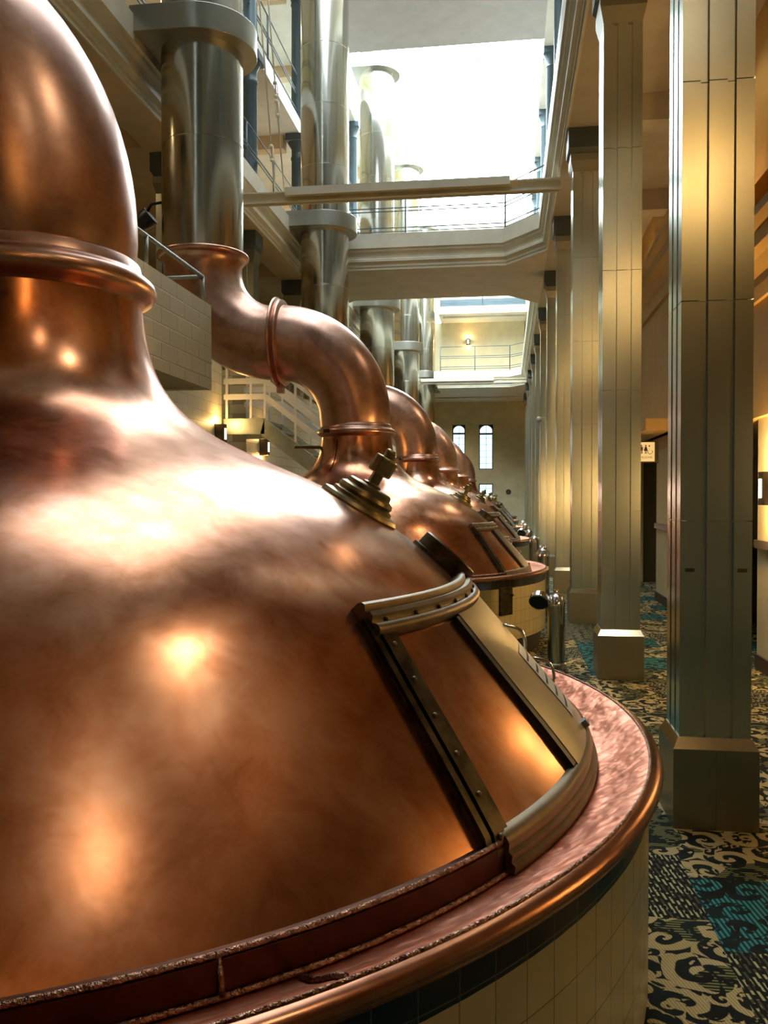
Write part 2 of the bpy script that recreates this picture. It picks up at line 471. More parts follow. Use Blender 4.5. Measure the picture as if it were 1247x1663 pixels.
# gallery floor slab : left strip, right strip, cross bridge, end balcony
b = MB()
b.box(-4.98, XL, YB, YE, ZS, ZF)
b.box(-9, -4.98, YB, YE, 6.9, ZF)
for y in [PY[0] - BAY * 2, PY[0] - BAY] + PY: b.box(-9, -4.98, y - .16, y + .16, ZS + .1, 6.9)
b.box(-6.9, -6.65, YB, YE, ZS + .05, 6.9)
struct(b.build('ceiling', 'tan'))
b = MB(); b.box(XL, XR, YB, 1.2, ZS, ZF); struct(b.build('ceiling', 'tan'))  # unseen slab added over the camera to keep daylight off the back
b = MB()
b.box(XR, 1.36, YB, YE, ZS, ZF); b.box(1.36, 6, YB, YE, 6.9, ZF)
for y in [PY[0] - BAY * 2, PY[0] - BAY] + PY: b.box(1.36, 6, y - .2, y + .2, ZS + .05, 6.9)
struct(b.build('ceiling', 'beige_soffit'))
b = MB()
b.prism([(XL, YN), (0, YN), (XR, YN - 1.0), (XR, YFAR + .9), (.05, YFAR), (-3.7, YFAR), (XL, YFAR + .9)], ZS, ZF)
struct(b.build('ceiling', 'soffit'))
b = MB()
b.prism([(XL, 39.7), (-2.97, 39.7), (-2.97, YEB), (.2, YEB), (XR, YEB - .8), (XR, YE), (XL, YE)], ZS, ZF)
struct(b.build('ceiling', 'soffit'))
CORN = [(0, ZS), (.025, ZS), (.025, ZS + .05), (.045, ZS + .06), (.045, ZS + .11), (.10, ZS + .16), (.10, ZS + .21), (.075, ZS + .23),
        (.08, ZS + .27), (.10, ZS + .31), (.14, ZS + .36), (.15, ZS + .40), (.18, ZS + .42), (.18, ZS + .72), (0, ZS + .72)]
b = MB(); b.sweep([(XR, 1.2), (XR, YN - 1.0), (0, YN), (XL, YN), (XL, 1.2)], CORN); struct(b.build('trim_2', 'cornice'))
b = MB(); b.sweep([(XL, YFAR + .9), (-3.7, YFAR), (.05, YFAR), (XR, YFAR + .9), (XR, YEB - .8), (.2, YEB), (-2.97, YEB), (-2.97, 39.7), (XL, 39.7), (XL, YFAR + .9)], CORN)
struct(b.build('trim_3', 'cornice'))
# upper floors
for z in (9.75, 13.1):
    b = MB(); b.box(-9, XL - .12, YB, YE, z, z + .32); struct(b.build('ceiling', 'white'))
    b = MB(); b.box(XR + .12, 6, YB, YE, z, z + .32); struct(b.build('ceiling', 'white'))
    for y in PY[1:]:
        b = MB(); b.box(-9, XL - .5, y - .15, y + .15, z - .3, z); struct(b.build('ceiling', 'tan'))
b = MB(); b.box(-2.97, XR + .12, YEB, YE, 9.75, 10.07); struct(b.build('ceiling', 'cornice'))
b = MB(); b.box(XL - .12, XR + .12, YN, 22.0, 13.1, 13.5); struct(b.build('ceiling', 'grey_soffit'))
b = MB(); b.box(XL, XR, 40.0, 40.15, ZF, 9.75); b.box(XL, XR, 43.0, 43.15, 10.07, 13.1); struct(b.build('wall_end', 'cream'))
# roof with the long skylight
b = MB(); b.box(-9.2, XL - .15, YB - .2, YE + .4, ZTOP, ZTOP + .3); b.box(XR + .15, 6.2, YB - .2, YE + .4, ZTOP, ZTOP + .3)
b.box(XL - .15, XR + .15, YB - .2, 6.0, ZTOP, ZTOP + .3); b.box(XL - .15, XR + .15, 18.3, 18.9, ZTOP, ZTOP + .3)
struct(b.build('ceiling', 'white'))
b = MB()
for k in range(0, 16):
    y = -2.4 + k * 3.0
    if y < YE: b.box(XL - .15, XR + .15, y - .015, y + .015, ZTOP + .12, ZTOP + .18)
for k in range(1, 3): x = XL + (XR - XL) * k / 3; b.box(x - .015, x + .015, -3, YE, ZTOP + .12, ZTOP + .2)
sky_f = struct(b.build('window_4', 'white'))
b = MB(); b.box(XL - .15, XR + .15, 18.6, YE, ZTOP + .2, ZTOP + .21); b.build('window_pane', 'glass', sky_f)
b = MB(); b.box(XL - .15, XR + .15, 6.0, 18.6, ZTOP + .2, ZTOP + .21); b.build('dimming_pane', 'glass_dim', sky_f)  # unseen near pane, tinted to dim the sky on the first dome

# right-hand aisle wall : low wall with two openings, bulkhead, crown and dado
def ywall(b, x0, x1, z0, z1, spans):
    for y0, y1 in spans: b.box(x0, x1, y0, y1, z0, z1)
SP = [(YB, 8.8), (10.2, 14.5), (17.5, YE)]
b = MB(); ywall(b, XW, XW + .25, 0, 2.42, SP); struct(b.build('wall_right', 'cream'))
b = MB(); b.box(XW - .06, XW + .25, YB, 9.3, 2.42, 3.5); b.box(XW - .10, XW + .25, 9.3, YE, 2.62, 4.62); b.box(XW, XW + .25, 9.3, YE, 2.42, 2.62)
b.box(XW + .25, 6, 9.2, 9.4, 2.42, 6.9)
struct(b.build('wall_right', 'bulkhead'))
def crown(z): return [(0, z), (.04, z), (.06, z + .12), (.06, z + .2), (.14, z + .30), (.22, z + .34), (.22, z + .46), (.3, z + .52), (.3, z + .6), (.24, z + .6), (.24, z + .5), (0, z + .5)]
b = MB(); b.sweep([(XW - .06, 9.3), (XW - .06, YB)][::-1], [(d, z) for d, z in crown(3.5)]); struct(b.build('trim_4', 'bulkhead'))
b = MB(); b.sweep([(XW - .10, 9.3), (XW - .10, YE)], [(d, z) for d, z in crown(4.6)]); struct(b.build('trim_5', 'bulkhead'))
b = MB(); b.box(3.0, 3.2, YB, 9.3, 4.0, 6.9); b.box(2.7, 2.9, 9.3, YE, 5.1, 6.9); struct(b.build('wall_right', 'bulkhead'))
b = MB(); b.box(1.95, XW, 12.6, 17.6, 2.62, 2.78); struct(b.build('ceiling', 'bulkhead'))
# added cove strips behind the crown lip, put in to warm the upper wall
for y0, y1, z, x in ((-4, 8.8, 4.03, 2.6), (9.6, 43.5, 5.13, 2.45)):
    b = MB(); b.box(x, x + .05, y0, y1, z, z + .03)
    tag(b.build('added_cove_lamp', 'cove'), 'added warm strip lamp hidden on top of the crown moulding, %s stretch' % ('near' if y0 < 0 else 'far'), 'lamp')
b = MB(); ywall(b, XW - .035, XW, 1.17, 1.25, SP); struct(b.build('trim_6', 'rail_brown'))
b = MB(); ywall(b, XW - .02, XW, 0, .14, SP); struct(b.build('baseboard_right', 'dark'))
b = MB(); b.box(3.95, 4.1, 7.5, 13.0, 0, 2.6); b.box(2.67, 3.95, 13.0, 13.2, 0, 2.6); struct(b.build('wall_recess', 'cream'))
b = MB(); b.box(3.3, 3.5, 13.2, 18, 0, 2.6); b.box(2.67, 3.3, 17.6, 17.8, 0, 2.6); struct(b.build('wall_recess', 'olive'))
b = MB(); b.box(XW + .25, 6, 7.5, 18, 2.42, 2.5); struct(b.build('ceiling', 'tan'))
b = MB(); b.box(3.26, 3.3, 13.3, 16.9, 0, .14); struct(b.build('baseboard_recess', 'dark'))

# left-hand service wall, landing and parapet in painted block
b = MB(); b.box(-4.75, -4.5, YB, 9.2, 0, 2.85); b.box(-4.75, -4.5, 9.2, 13.3, 0, 3.9); struct(b.build('wall_left', 'block'))
b = MB(); b.box(-4.75, -4.5, 14.6, YE, 0, 3.9); struct(b.build('wall_left', 'block'))
b = MB(); b.box(-6.2, -6.0, 13.3, 14.6, 0, 5); b.box(-6.0, -4.75, 14.6, 14.8, 0, 3.9); struct(b.build('wall_left', 'block_end'))
b = MB(); b.box(-9, -3.33, 6.0, 9.2, 2.86, 2.98); struct(b.build('floor', 'cream'))
b = MB(); b.box(-3.37, -3.23, 6.0, 9.2, 2.85, 3.78); struct(b.build('wall_landing', 'block'))
b = MB(); b.box(-9.0, -3.37, 9.06, 9.2, 2.85, 3.78); struct(b.build('wall_landing', 'block_end'))
b = MB(); b.box(-9, -4.5, YB, 6.0, 2.86, 2.98); b.box(-9, -4.75, 9.2, 13.3, 2.86, 2.98); struct(b.build('floor', 'cream'))
b = MB(); b.box(-6.2, -6.05, YB, 13.0, 2.98, 5.6); struct(b.build('wall_left', 'tan'))

# ------------------------------------------------------------------ copper kettles
S = 1.0144
KX = -1.765
KY = [2.992 + 7.155 * i for i in range(6)]
def zz(z): return 1.65 - (1.65 - z) * S
DOME = [(1.985, .872), (1.952, .915), (1.88, 1.0), (1.79, 1.1), (1.70, 1.2), (1.622, 1.3), (1.575, 1.35), (1.527, 1.40), (1.466, 1.45), (1.405, 1.5),
        (1.335, 1.55), (1.258, 1.6), (1.178, 1.65), (1.082, 1.7), (.964, 1.75), (.840, 1.8), (.725, 1.85), (.640, 1.9), (.575, 1.95), (.527, 2.0), (.491, 2.05),
        (.465, 2.1), (.446, 2.15), (.432, 2.2), (.422, 2.25), (.414, 2.3), (.410, 2.36)]
DOME = [(r * S, zz(z)) for r, z in DOME]
def catmull(P, sub=3):
    out = []
    for i in range(len(P) - 1):
        p0 = Vector(P[max(i - 1, 0)]); p1 = Vector(P[i]); p2 = Vector(P[i + 1]); p3 = Vector(P[min(i + 2, len(P) - 1)])
        for k in range(sub):
            t = k / sub
            out.append(tuple(.5 * ((2 * p1) + (p2 - p0) * t + (2 * p0 - 5 * p1 + 4 * p2 - p3) * t * t + (3 * p1 - p0 - 3 * p2 + p3) * t ** 3)))
    out.append(tuple(P[-1])); return out
# smooth small measuring steps out of the outline
for _ in range(2):
    DOME = [DOME[0]] + [((DOME[i - 1][0] + 2 * DOME[i][0] + DOME[i + 1][0]) / 4, (DOME[i - 1][1] + 2 * DOME[i][1] + DOME[i + 1][1]) / 4) for i in range(1, len(DOME) - 1)] + [DOME[-1]]
DOMEF = catmull(DOME, 3)
def dome_at(z):
    """radius, outward normal (r,z) and tangent at height z"""
    for (r0, z0), (r1, z1) in zip(DOMEF[:-1], DOMEF[1:]):
        if z0 <= z <= z1:
            t = (z - z0) / (z1 - z0); r = r0 + (r1 - r0) * t
            tx, tz = r1 - r0, z1 - z0; L = math.hypot(tx, tz)
            return r, (tz / L, -tx / L), (tx / L, tz / L)
    return (DOMEF[0][0], (.9, .43), (-.43, .9)) if z < DOMEF[0][1] else (DOMEF[-1][0], (1, 0), (0, 1))
def shell(b, a0, a1, z0, z1, o0, o1, nz=14, na=10):
    """a curved plate lying on the dome between two bearings and two heights, from offset o0 to o1"""
    prof = []
    for k in range(nz + 1):
        z = z0 + (z1 - z0) * k / nz; r, n, t = dome_at(z); prof.append((r + n[0] * o1, z + n[1] * o1))
    for k in range(nz, -1, -1):
        z = z0 + (z1 - z0) * k / nz; r, n, t = dome_at(z); prof.append((r + n[0] * o0, z + n[1] * o0))
    return b.lathe(prof, na, math.radians(a0), math.radians(a1), closed=True)
def strip(b, f0, f1, z0, z1, o0, o1, nz=16, na=4):
    """like shell, with side bearings that are straight lines in height: f = (at z0, at z1)"""
    G = []
    for k in range(nz + 1):
        u = k / nz; z = z0 + (z1 - z0) * u; r, n, t = dome_at(z); row = []
        for o in (o0, o1):
            for q in range(na + 1):
                a = math.radians((f0[0] + (f0[1] - f0[0]) * u) * (1 - q / na) + (f1[0] + (f1[1] - f1[0]) * u) * q / na)
                row.append(b.v(((r + n[0] * o) * math.sin(a), -(r + n[0] * o) * math.cos(a), z + n[1] * o)))
        G.append(row)
    m = na + 1; loop = list(range(m)) + list(range(2 * m - 1, m - 1, -1))
    for k in range(nz):
        for i in range(len(loop)):
            i2 = loop[(i + 1) % len(loop)]; i1 = loop[i]
            b.f([G[k][i1], G[k][i2], G[k + 1][i2], G[k + 1][i1]])
    b.f([G[0][i] for i in reversed(loop)]); b.f([G[nz][i] for i in loop])
    return b
def on_dome(az, z, off=0.0):
    r, n, t = dome_at(z); a = math.radians(az)
    p = Vector(((r + n[0] * off) * math.sin(a), -(r + n[0] * off) * math.cos(a), z + n[1] * off))
    N = Vector((n[0] * math.sin(a), -n[0] * math.cos(a), n[1]))
    return p, N
def frame_on(az, z, off=0.0):
    p, N = on_dome(az, z, off); mt = N.to_track_quat('Z', 'Y').to_matrix().to_4x4(); mt.translation = p
    return mt

def make_kettle():
    k = thing('copper_kettle', '', 'brewing kettle', (KX, KY[0], 0))
    b = MB(); b.lathe(DOMEF, 160); b.build('dome', 'copper', k, True)
    zb, zg = zz(.81), zz(.875)
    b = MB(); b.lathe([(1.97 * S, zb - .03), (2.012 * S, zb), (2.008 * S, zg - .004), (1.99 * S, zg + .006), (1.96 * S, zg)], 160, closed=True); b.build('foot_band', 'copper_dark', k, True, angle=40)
    def bead(r, z, rad, name='weld_bead'):
        b = MB(); b.lathe([(r + rad * math.cos(2 * PI * q / 8), z + rad * math.sin(2 * PI * q / 8)) for q in range(8)], 160, closed=True); b.build(name, 'bead', k, True)
    bead(2.002 * S, zg + .004, .006); bead(2.016 * S, zb + .002, .006)
    # drip gutter with the rolled edge
    g = [(2.0, .80), (2.03, .806), (2.07, .818), (2.11, .838), (2.15, .862), (2.18, .876), (2.19, .878), (2.19, .86), (2.17, .82), (2.1, .79), (2.0, .775)]
    b = MB(); b.lathe([(r * S, zz(z)) for r, z in g], 160, closed=True); b.build('drip_gutter', 'gutter', k, True, angle=60)
    g = [(2.186, .878), (2.205, .876), (2.22, .866), (2.226, .853), (2.222, .84), (2.208, .832), (2.186, .832)]
    b = MB(); b.lathe([(r * S, zz(z)) for r, z in g], 160, closed=True); b.build('rolled_edge', 'copper_edge', k, True, angle=60)
    bead(2.188 * S, zz(.879), .0045)
    # short weld seams across the foot band and the gutter
    for az, pth in ((39, [(2.018, .815), (2.014, .845), (2.0, .876)]), (43, [(2.03, .812), (2.07, .824), (2.11, .844), (2.15, .868), (2.18, .88)])):
        a = math.radians(az); b = MB(); b.tube([(r * S * math.sin(a), -r * S * math.cos(a), zz(z)) for r, z in pth], .006, 8); b.build('weld_bead', 'bead', k, True)
    # neck collar
    c = [(.405, 2.33), (.412, 2.37), (.43, 2.385), (.452, 2.395), (.466, 2.41), (.470, 2.43), (.462, 2.452), (.445, 2.468), (.425, 2.478), (.418, 2.49), (.412, 2.52), (.40, 2.53), (.39, 2.5), (.39, 2.34)]
    b = MB(); b.lathe([(r, z) for r, z in c], 96, closed=True); b.build('neck_collar', 'copper_pipe', k, True)
    b = MB(); mt = Matrix.Rotation(math.radians(-38), 4, 'Z'); b.box(-.045, .045, -.487, -.455, 2.41, 2.45, mt); b.build('collar_clamp', 'bronze_dark', k, bevel=.004)
    # gooseneck : up, over to the left, then up into the stack
    x0 = -.02
    pts, rad = [], []
    for q in range(0, 4): pts.append((x0, 0, 2.49 + .04 * q)); rad.append(.408 + .004 * q)
    cx, cz, R = x0 - .91, 2.61, .91
    for q in range(1, 25):
        a = PI / 2 * q / 24; pts.append((cx + R * math.cos(a), 0, cz + R * math.sin(a))); rad.append(.42 + .03 * q / 24)
    b = MB(); b.tube(pts, rad, 72, cap=False); b.build('gooseneck', 'copper_pipe', k, True)
    jx, jz = cx, cz + R
    ring = [(.44, -.075), (.475, -.07), (.512, -.06), (.515, -.045), (.49, -.032), (.485, -.02), (.505, -.008), (.538, .0), (.545, .018), (.52, .034), (.48, .04), (.44, .045)]
    mt = Matrix.Translation((jx - .01, 0, jz)) @ Matrix.Rotation(-PI / 2, 4, 'Y')
    b = MB(); b.lathe(ring, 96, closed=True, mtx=mt)
    b.box(-.04, .04, -.04, .04, -.60, -.50, Matrix.Translation((jx, 0, jz)))
    b.build('joint_ring', 'copper_pipe', k, True, angle=50)
    pts, rad = [], []
    R2 = .93; cx2, cz2 = jx - .04, jz + R2
    for q in range(0, 25):
        a = PI / 2 * q / 24; pts.append((cx2 - R2 * math.sin(a), 0, cz2 - R2 * math.cos(a))); rad.append(.44 + .03 * (q / 24) ** 2)
    sx = cx2 - R2
    for q, (dz, rr) in enumerate(((.03, .475), (.06, .485), (.09, .505), (.11, .53))): pts.append((sx, 0, cz2 + dz)); rad.append(rr)
    b = MB(); b.tube(pts, rad, 72, cap=False); b.build('offset_bend', 'copper_pipe', k, True)
    zf = cz2 + .11
    b = MB(); b.lathe([(.47, zf - .03), (.53, zf - .012), (.552, zf + .006), (.556, zf + .03), (.545, zf + .048), (.50, zf + .052), (.47, zf + .05)], 96, closed=True, mtx=Matrix.Translation((sx, 0, 0)))
    b.build('stack_flange', 'copper_pipe', k, True)
    k['sx'] = sx; k['zf'] = zf
    # stub pipe at the neck
    b = MB(); b.tube([(-.40, -.05, 2.26), (-.72, -.16, 2.262)], .022, 12); b.build('stub_pipe', 'bronze', k, True, angle=40)
    # riveted vertical seam on the neck
    b = MB(); shell(b, -22.6, -21.4, 1.96, 2.33, -.002, .003, 14, 2); b.build('seam', 'copper_dark', k, True, angle=40)
    # ---- sliding charging door : rails, arched head, sill, leaves
    zlo, zhi = zz(.876), zz(1.315)
    for mir in (False, True):
        def fl(a, c): return (180 - a, 180 - c) if mir else (a, c)
        b = MB(); z0, z1 = zlo - .06, zhi + .02
        strip(b, fl(57.9, 59.4), fl(61.0, 63.1), z0, z1, -.004, .014)
        strip(b, fl(58.1, 59.6), fl(58.7, 60.3), z0 + .004, z1 - .004, .010, .024, na=2)
        strip(b, fl(59.0, 60.7), fl(60.2, 62.2), z0 + .004, z1 - .004, .010, .027, na=3)
        strip(b, fl(60.4, 62.4), fl(60.9, 63.0), z0 + .004, z1 - .004, .010, .021, na=2)
        rail = b.build('door_rail', 'bronze_dark', k, True, angle=35)
        for q in range(6):
            u = (q + .5) / 6; p, N = on_dome(fl(59.6 + 1.85 * u, 0)[0], zlo - .04 + (zhi - zlo + .03) * u, .027); b = MB(); b.ball(p, .0075, 8); b.build('bolt', 'bronze', rail, True)
    # arched head moulding : three ridges
    zc = zz(1.335); r, n, t = dome_at(zc)
    def P(u, o): return (r + t[0] * u + n[0] * o, zc + t[1] * u + n[1] * o)
    sec = [(-.060, .0), (-.060, .030), (-.053, .040), (-.040, .043), (-.030, .036), (-.026, .030), (-.020, .034), (-.012, .044), (.002, .044), (.008, .034), (.012, .030), (.017, .036), (.026, .042), (.036, .038), (.042, .026), (.044, .0)]
    b = MB(); b.lathe([P(*q) for q in sec], 48, math.radians(60.0), math.radians(120), closed=True)
    head = b.build('door_head', 'bronze', k, True, angle=50)
    for q in range(12):
        a = math.radians(62 + q * 5.2); pr = P(-.022, .034); b = MB(); b.ball((pr[0] * math.sin(a), -pr[0] * math.cos(a), pr[1]), .008, 8); b.build('bolt', 'bronze_dark', head, True)
    # sill moulding
    rr, zs = 2.012 * S, zz(.81)
    sec = [(rr - .02, zs), (rr + .022, zs), (rr + .024, zs + .018), (rr + .014, zs + .024), (rr + .016, zs + .042), (rr + .006, zs + .048), (rr + .008, zs + .066), (rr - .002, zs + .082), (rr - .018, zs + .088), (rr - .04, zs + .085)]
    b = MB(); b.lathe(sec, 48, math.radians(60), math.radians(120), closed=True); sill = b.build('door_sill', 'bronze', k, True, angle=45)
    for a0, a1 in ((61.5, 76.2), (104, 118.5)):
        b = MB(); shell(b, a0, a1, zlo + .005, zhi - .03, .001, .007, 16, 12); b.build('door_leaf', 'copper', k, True, angle=40)
    for a0, a1 in ((75.6, 76.7), (103.6, 104.7)):
        b = MB(); shell(b, a0, a1, zlo + .01, zhi - .03, .004, .024, 16, 2); b.build('door_gap_strip', 'black', k)  # dark gap between the leaves, drawn as a black strip
    b = MB(); shell(b, 76.7, 103.6, zlo + .002, zhi - .025, .012, .026, 20, 20); lid = b.build('sliding_door', 'bronze_lid', k, True, angle=40)
    lid['label'] = 'greyish polished bronze sliding door'
    b = MB(); shell(b, 86.5, 93.5, zz(.93), zz(1.13), .0275, .0285, 8, 8); lab = b.build('notice_plate', 'label_paper', lid)
    lab['label'] = 'white notice plate with dark lines'
    for q in range(5):
        b = MB(); shell(b, 87.2, 92.6 - (q % 2), zz(.95 + q * .036), zz(.958 + q * .036), .0286, .0290, 1, 6); b.build('printed_line', 'marking', lid)
    for az, zb0 in ((93.0, 1.10), (99.0, .95)):
        pts = []
        for q in range(11):
            u = q / 10; p, N = on_dome(az, zz(zb0 + .09 * u), .026 + .035 * math.sin(PI * u)); pts.append(p)
        b = MB(); b.tube(pts, .006, 8); b.build('door_handle', 'chrome', lid, True)
    p, N = on_dome(89, zz(.885), .03)
    b = MB(); b.box(-.02, .02, -.012, .012, -.008, .014, frame_on(89, zz(.885), .03)); b.build('door_catch', 'galv', lid)
    # ---- safety vent on the shoulder
    mt = frame_on(95, 1.62, -.012)
    b = MB(); b.lathe([(.0, .0), (.152, 0), (.155, .012), (.148, .024), (.120, .030), (.118, .042), (.106, .048), (.110, .058), (.106, .070), (.088, .078), (.086, .094), (.078, .099), (.0, .100)], 48, mtx=mt)
    vent = b.build('vent_cap', 'brass', k, True, angle=35)
    b = MB(); b.lathe([(0, .09), (.036, .095), (.036, .108), (.022, .112), (.022, .155), (0, .155)], 20, mtx=mt); b.build('vent_stem', 'brass', vent, True, angle=35)
    b = MB(); b.lathe([(0, .150), (.040, .150), (.045, .155), (.045, .212), (.040, .217), (0, .217)], 10, mtx=mt); b.lathe([(0, .216), (.02, .218), (.022, .243), (.016, .25), (0, .25)], 10, mtx=mt)
    b.build('hexagonal_nut', 'brass', vent, bevel=.003)
    # ---- sight port
    mt = frame_on(100, 1.40, -.008)
    b = MB(); b.lathe([(.09, 0), (.132, 0), (.132, .016), (.118, .02), (.118, .068), (.112, .074), (.09, .072), (.086, .03), (.0, .028)], 48, mtx=mt)
    port = b.build('sight_port', 'bronze_dark', k, True, angle=35)
    b = MB(); b.box(-.02, .02, -.13, -.112, .016, .06, mt @ Matrix.Rotation(.4, 4, 'Z')); b.build('port_lug', 'bronze', port, bevel=.003)
    return k

kettle = make_kettle()
SX, ZFL = kettle['sx'], kettle['zf']
del kettle['sx'], kettle['zf']
KL = ['huge copper brewing kettle filling the foreground, its door and gutter nearest the camera',
      'copper brewing kettle whose whole bent gooseneck pipe shows above its dome, behind the foreground kettle',
      'third copper kettle from the camera, its gooseneck partly behind that of the second',
      'fourth copper kettle from the camera, mostly hidden behind the third',
      'fifth copper kettle from the camera along the row, a small bend and shoulder showing',
      'farthest copper kettle of the row, a small bend in front of the end windows']
kettles = [kettle]
for i in range(1, 6): kettles.append(copy_tree(kettle))
for i, k in enumerate(kettles):
    k.location = (KX, KY[i], 0); k['label'] = KL[i]; k['group'] = 'copper kettles in a row'

# tiled plinths under the kettles
def make_plinth():
    k = thing('tiled_plinth', '', 'plinth')
    Rp = 2.185 * S
    b = MB(); b.lathe([(Rp - .2, .2), (Rp, .2), (Rp, zz(.752)), (Rp - .2, zz(.752))], 137, closed=True, uvR=Rp); b.build('cream_tile_wall', 'tile', k, True, angle=40)
    b = MB(); b.lathe([(Rp - .2, zz(.752)), (Rp + .001, zz(.752)), (Rp + .001, zz(.836)), (Rp - .05, zz(.836)), (Rp - .2, zz(.77))], 137, closed=True, uvR=Rp); b.build('black_tile_band', 'tile_black', k, True, angle=40)
    b = MB(); b.lathe([(Rp - .25, 0), (Rp - .06, 0), (Rp - .05, .2), (Rp - .25, .2)], 96, closed=True); b.build('kick_base', 'dark', k, True, angle=40)
    return k
pl = make_plinth()
for i in range(6):
    p = pl if i == 0 else copy_tree(pl)
    p.location = (KX, KY[i], 0); p['group'] = 'round tiled plinths'
    p['label'] = ['round cream and black tiled plinth under the foreground kettle', 'round cream tiled plinth with a dark metal hatch, under the second kettle'][i] if i < 2 else 'round cream tiled plinth under the %s kettle from the camera' % ORD[i]
    if i == 1:
        a = math.radians(52.5); Rp = 2.185 * S
        mt = Matrix.Rotation(a, 4, 'Z') @ Matrix.Translation((0, -Rp, 0))
        b = MB(); b.box(-.10, .10, -.02, .05, .47, .75, mt); h = b.build('access_hatch', 'bronze_dark', p, bevel=.004)
        b = MB(); b.tube([mt @ Vector((.07, -.02, .67)), mt @ Vector((.07, -.05, .67))], .013, 10); b.build('hatch_knob', 'black', h, True)

# ------------------------------------------------------------------ steel vent stacks
def make_stack():
    k = thing('vent_stack', '', 'chimney')
    b = MB(); z = ZFL + .054; prof = [(.40, z)]
    r = .487
    seams = [5.9, 7.1, 8.3, 9.5, 10.7, 11.9, 13.0, 14.2]
    prof.append((r, z))
    for s in seams: prof += [(r, s - .012), (r + .005, s - .008), (r + .005, s + .008), (r - .001, s + .012)]
    prof += [(r, 15.32), (.40, 15.32)]
    b.lathe(prof, 72); b.build('flue', 'steel', k, True, angle=50)
    for zc in (7.02, 13.65):
        b = MB(); n = 28
        poly = [(-.64, -.66), (0, -.66)] + [(.66 * math.sin(PI * q / n), -.66 * math.cos(PI * q / n)) for q in range(1, n)] + [(0, .66), (-.64, .66)]
        b.prism(poly, zc, zc + .30); b.build('support_collar', 'stack_band', k, True, angle=40, bevel=.006)
    return k
st = make_stack()
STL = ['', 'broad steel vent stack rising from the flange of the second kettle, left of the picture', 'tall bright steel vent stack with a half round collar just under the steel beam',
       'steel vent stack behind the bridge, left one of the three beyond it', 'steel vent stack behind the bridge, middle one of the three beyond it', 'farthest and thinnest steel vent stack, right one of the three beyond the bridge']
for i in range(6):
    s = st if i == 0 else copy_tree(st)
    s.location = (KX + SX, KY[i], 0); s['group'] = 'steel vent stacks'
    s['label'] = STL[i] if i else 'steel vent stack joined to the offset bend of the foreground kettle'

# ------------------------------------------------------------------ clad pillars
def make_pillar():
    k = thing('clad_pillar', '', 'pillar')
    h = .172; g0, g1, gd = .044, .085, .024
    side = [(-h, -h), (-g1, -h), (-g1, -h + gd), (-g0, -h + gd), (-g0, -h), (g0, -h), (g0, -h + gd), (g1, -h + gd), (g1, -h)]
    poly = []
    for q in range(4):
        a = q * PI / 2; c, s = round(math.cos(a)), round(math.sin(a))
        poly += [(x * c - y * s, x * s + y * c) for x, y in side]
    b = MB()
    zs = [.44, 1.54, 2.635, 3.72, 4.82, 6.0]
    for a, z in zip(zs[:-1], zs[1:]): b.prism(poly, a, z - .005)
    b.box(-h + .03, h - .03, -h + .03, h - .03, .4, 6.0)
    b.build('shaft', 'clad', k)
    b = MB(); q = .205
    b.prism([(-q, -q), (-.001, -q), (-.001, -q + .004), (.001, -q + .004), (.001, -q), (q, -q), (q, q), (-q, q)], 0, .40)
    pl = b.build('base', 'clad_base', k)
    b = MB()
    def frustum(b, h0, h1, z0, z1):
        v = [b.v((x * h_, y * h_, z)) for z, h_ in ((z0, h0), (z1, h1)) for x, y in ((-1, -1), (1, -1), (1, 1), (-1, 1))]
        b.f(v[3::-1]); b.f(v[4:])
        for i in range(4): b.f([v[i], v[(i + 1) % 4], v[(i + 1) % 4 + 4], v[i + 4]])
    frustum(b, q, h + .004, .40, .455); b.build('base_bevel', 'steel', k)
    b = MB(); frustum(b, h, .205, 5.94, 6.08); b.box(-.205, .205, -.205, .205, 6.08, 6.17); b.build('necking', 'clad_base', k)
    b = MB(); frustum(b, .19, .235, 6.17, 6.24); b.box(-.235, .235, -.235, .235, 6.24, 6.499); b.build('capital', 'cap', k)
    return k
pil = make_pillar()
for i, y in enumerate(PY):
    p = pil if i == 0 else copy_tree(pil)
    p.location = (1.035, y, 0); p['group'] = 'clad pillars along the carpet aisle'
    p['label'] = ['nearest steel clad pillar on the right with grooved faces and two small dark plates', 'second steel clad pillar from the camera, left of the nearest and with the restroom sign beside it'][i] if i < 2 else '%s steel clad pillar from the camera in the row along the carpet aisle' % ORD[i]
for i in range(0, 10):
    p = copy_tree(pil); p.location = (-4.72, PY[i] if i != 2 else PY[2], 0); p['group'] = 'clad pillars along the left wall'
    p['label'] = 'steel clad pillar under the left gallery, %s from the camera' % ORD[i]
    for c in children(p):
        pass

for x in (-.125, .125):
    b = MB(); b.box(x - .022, x + .022, -.176, -.1715, 1.283, 1.302); b.build('small_plate', 'dark', pil)

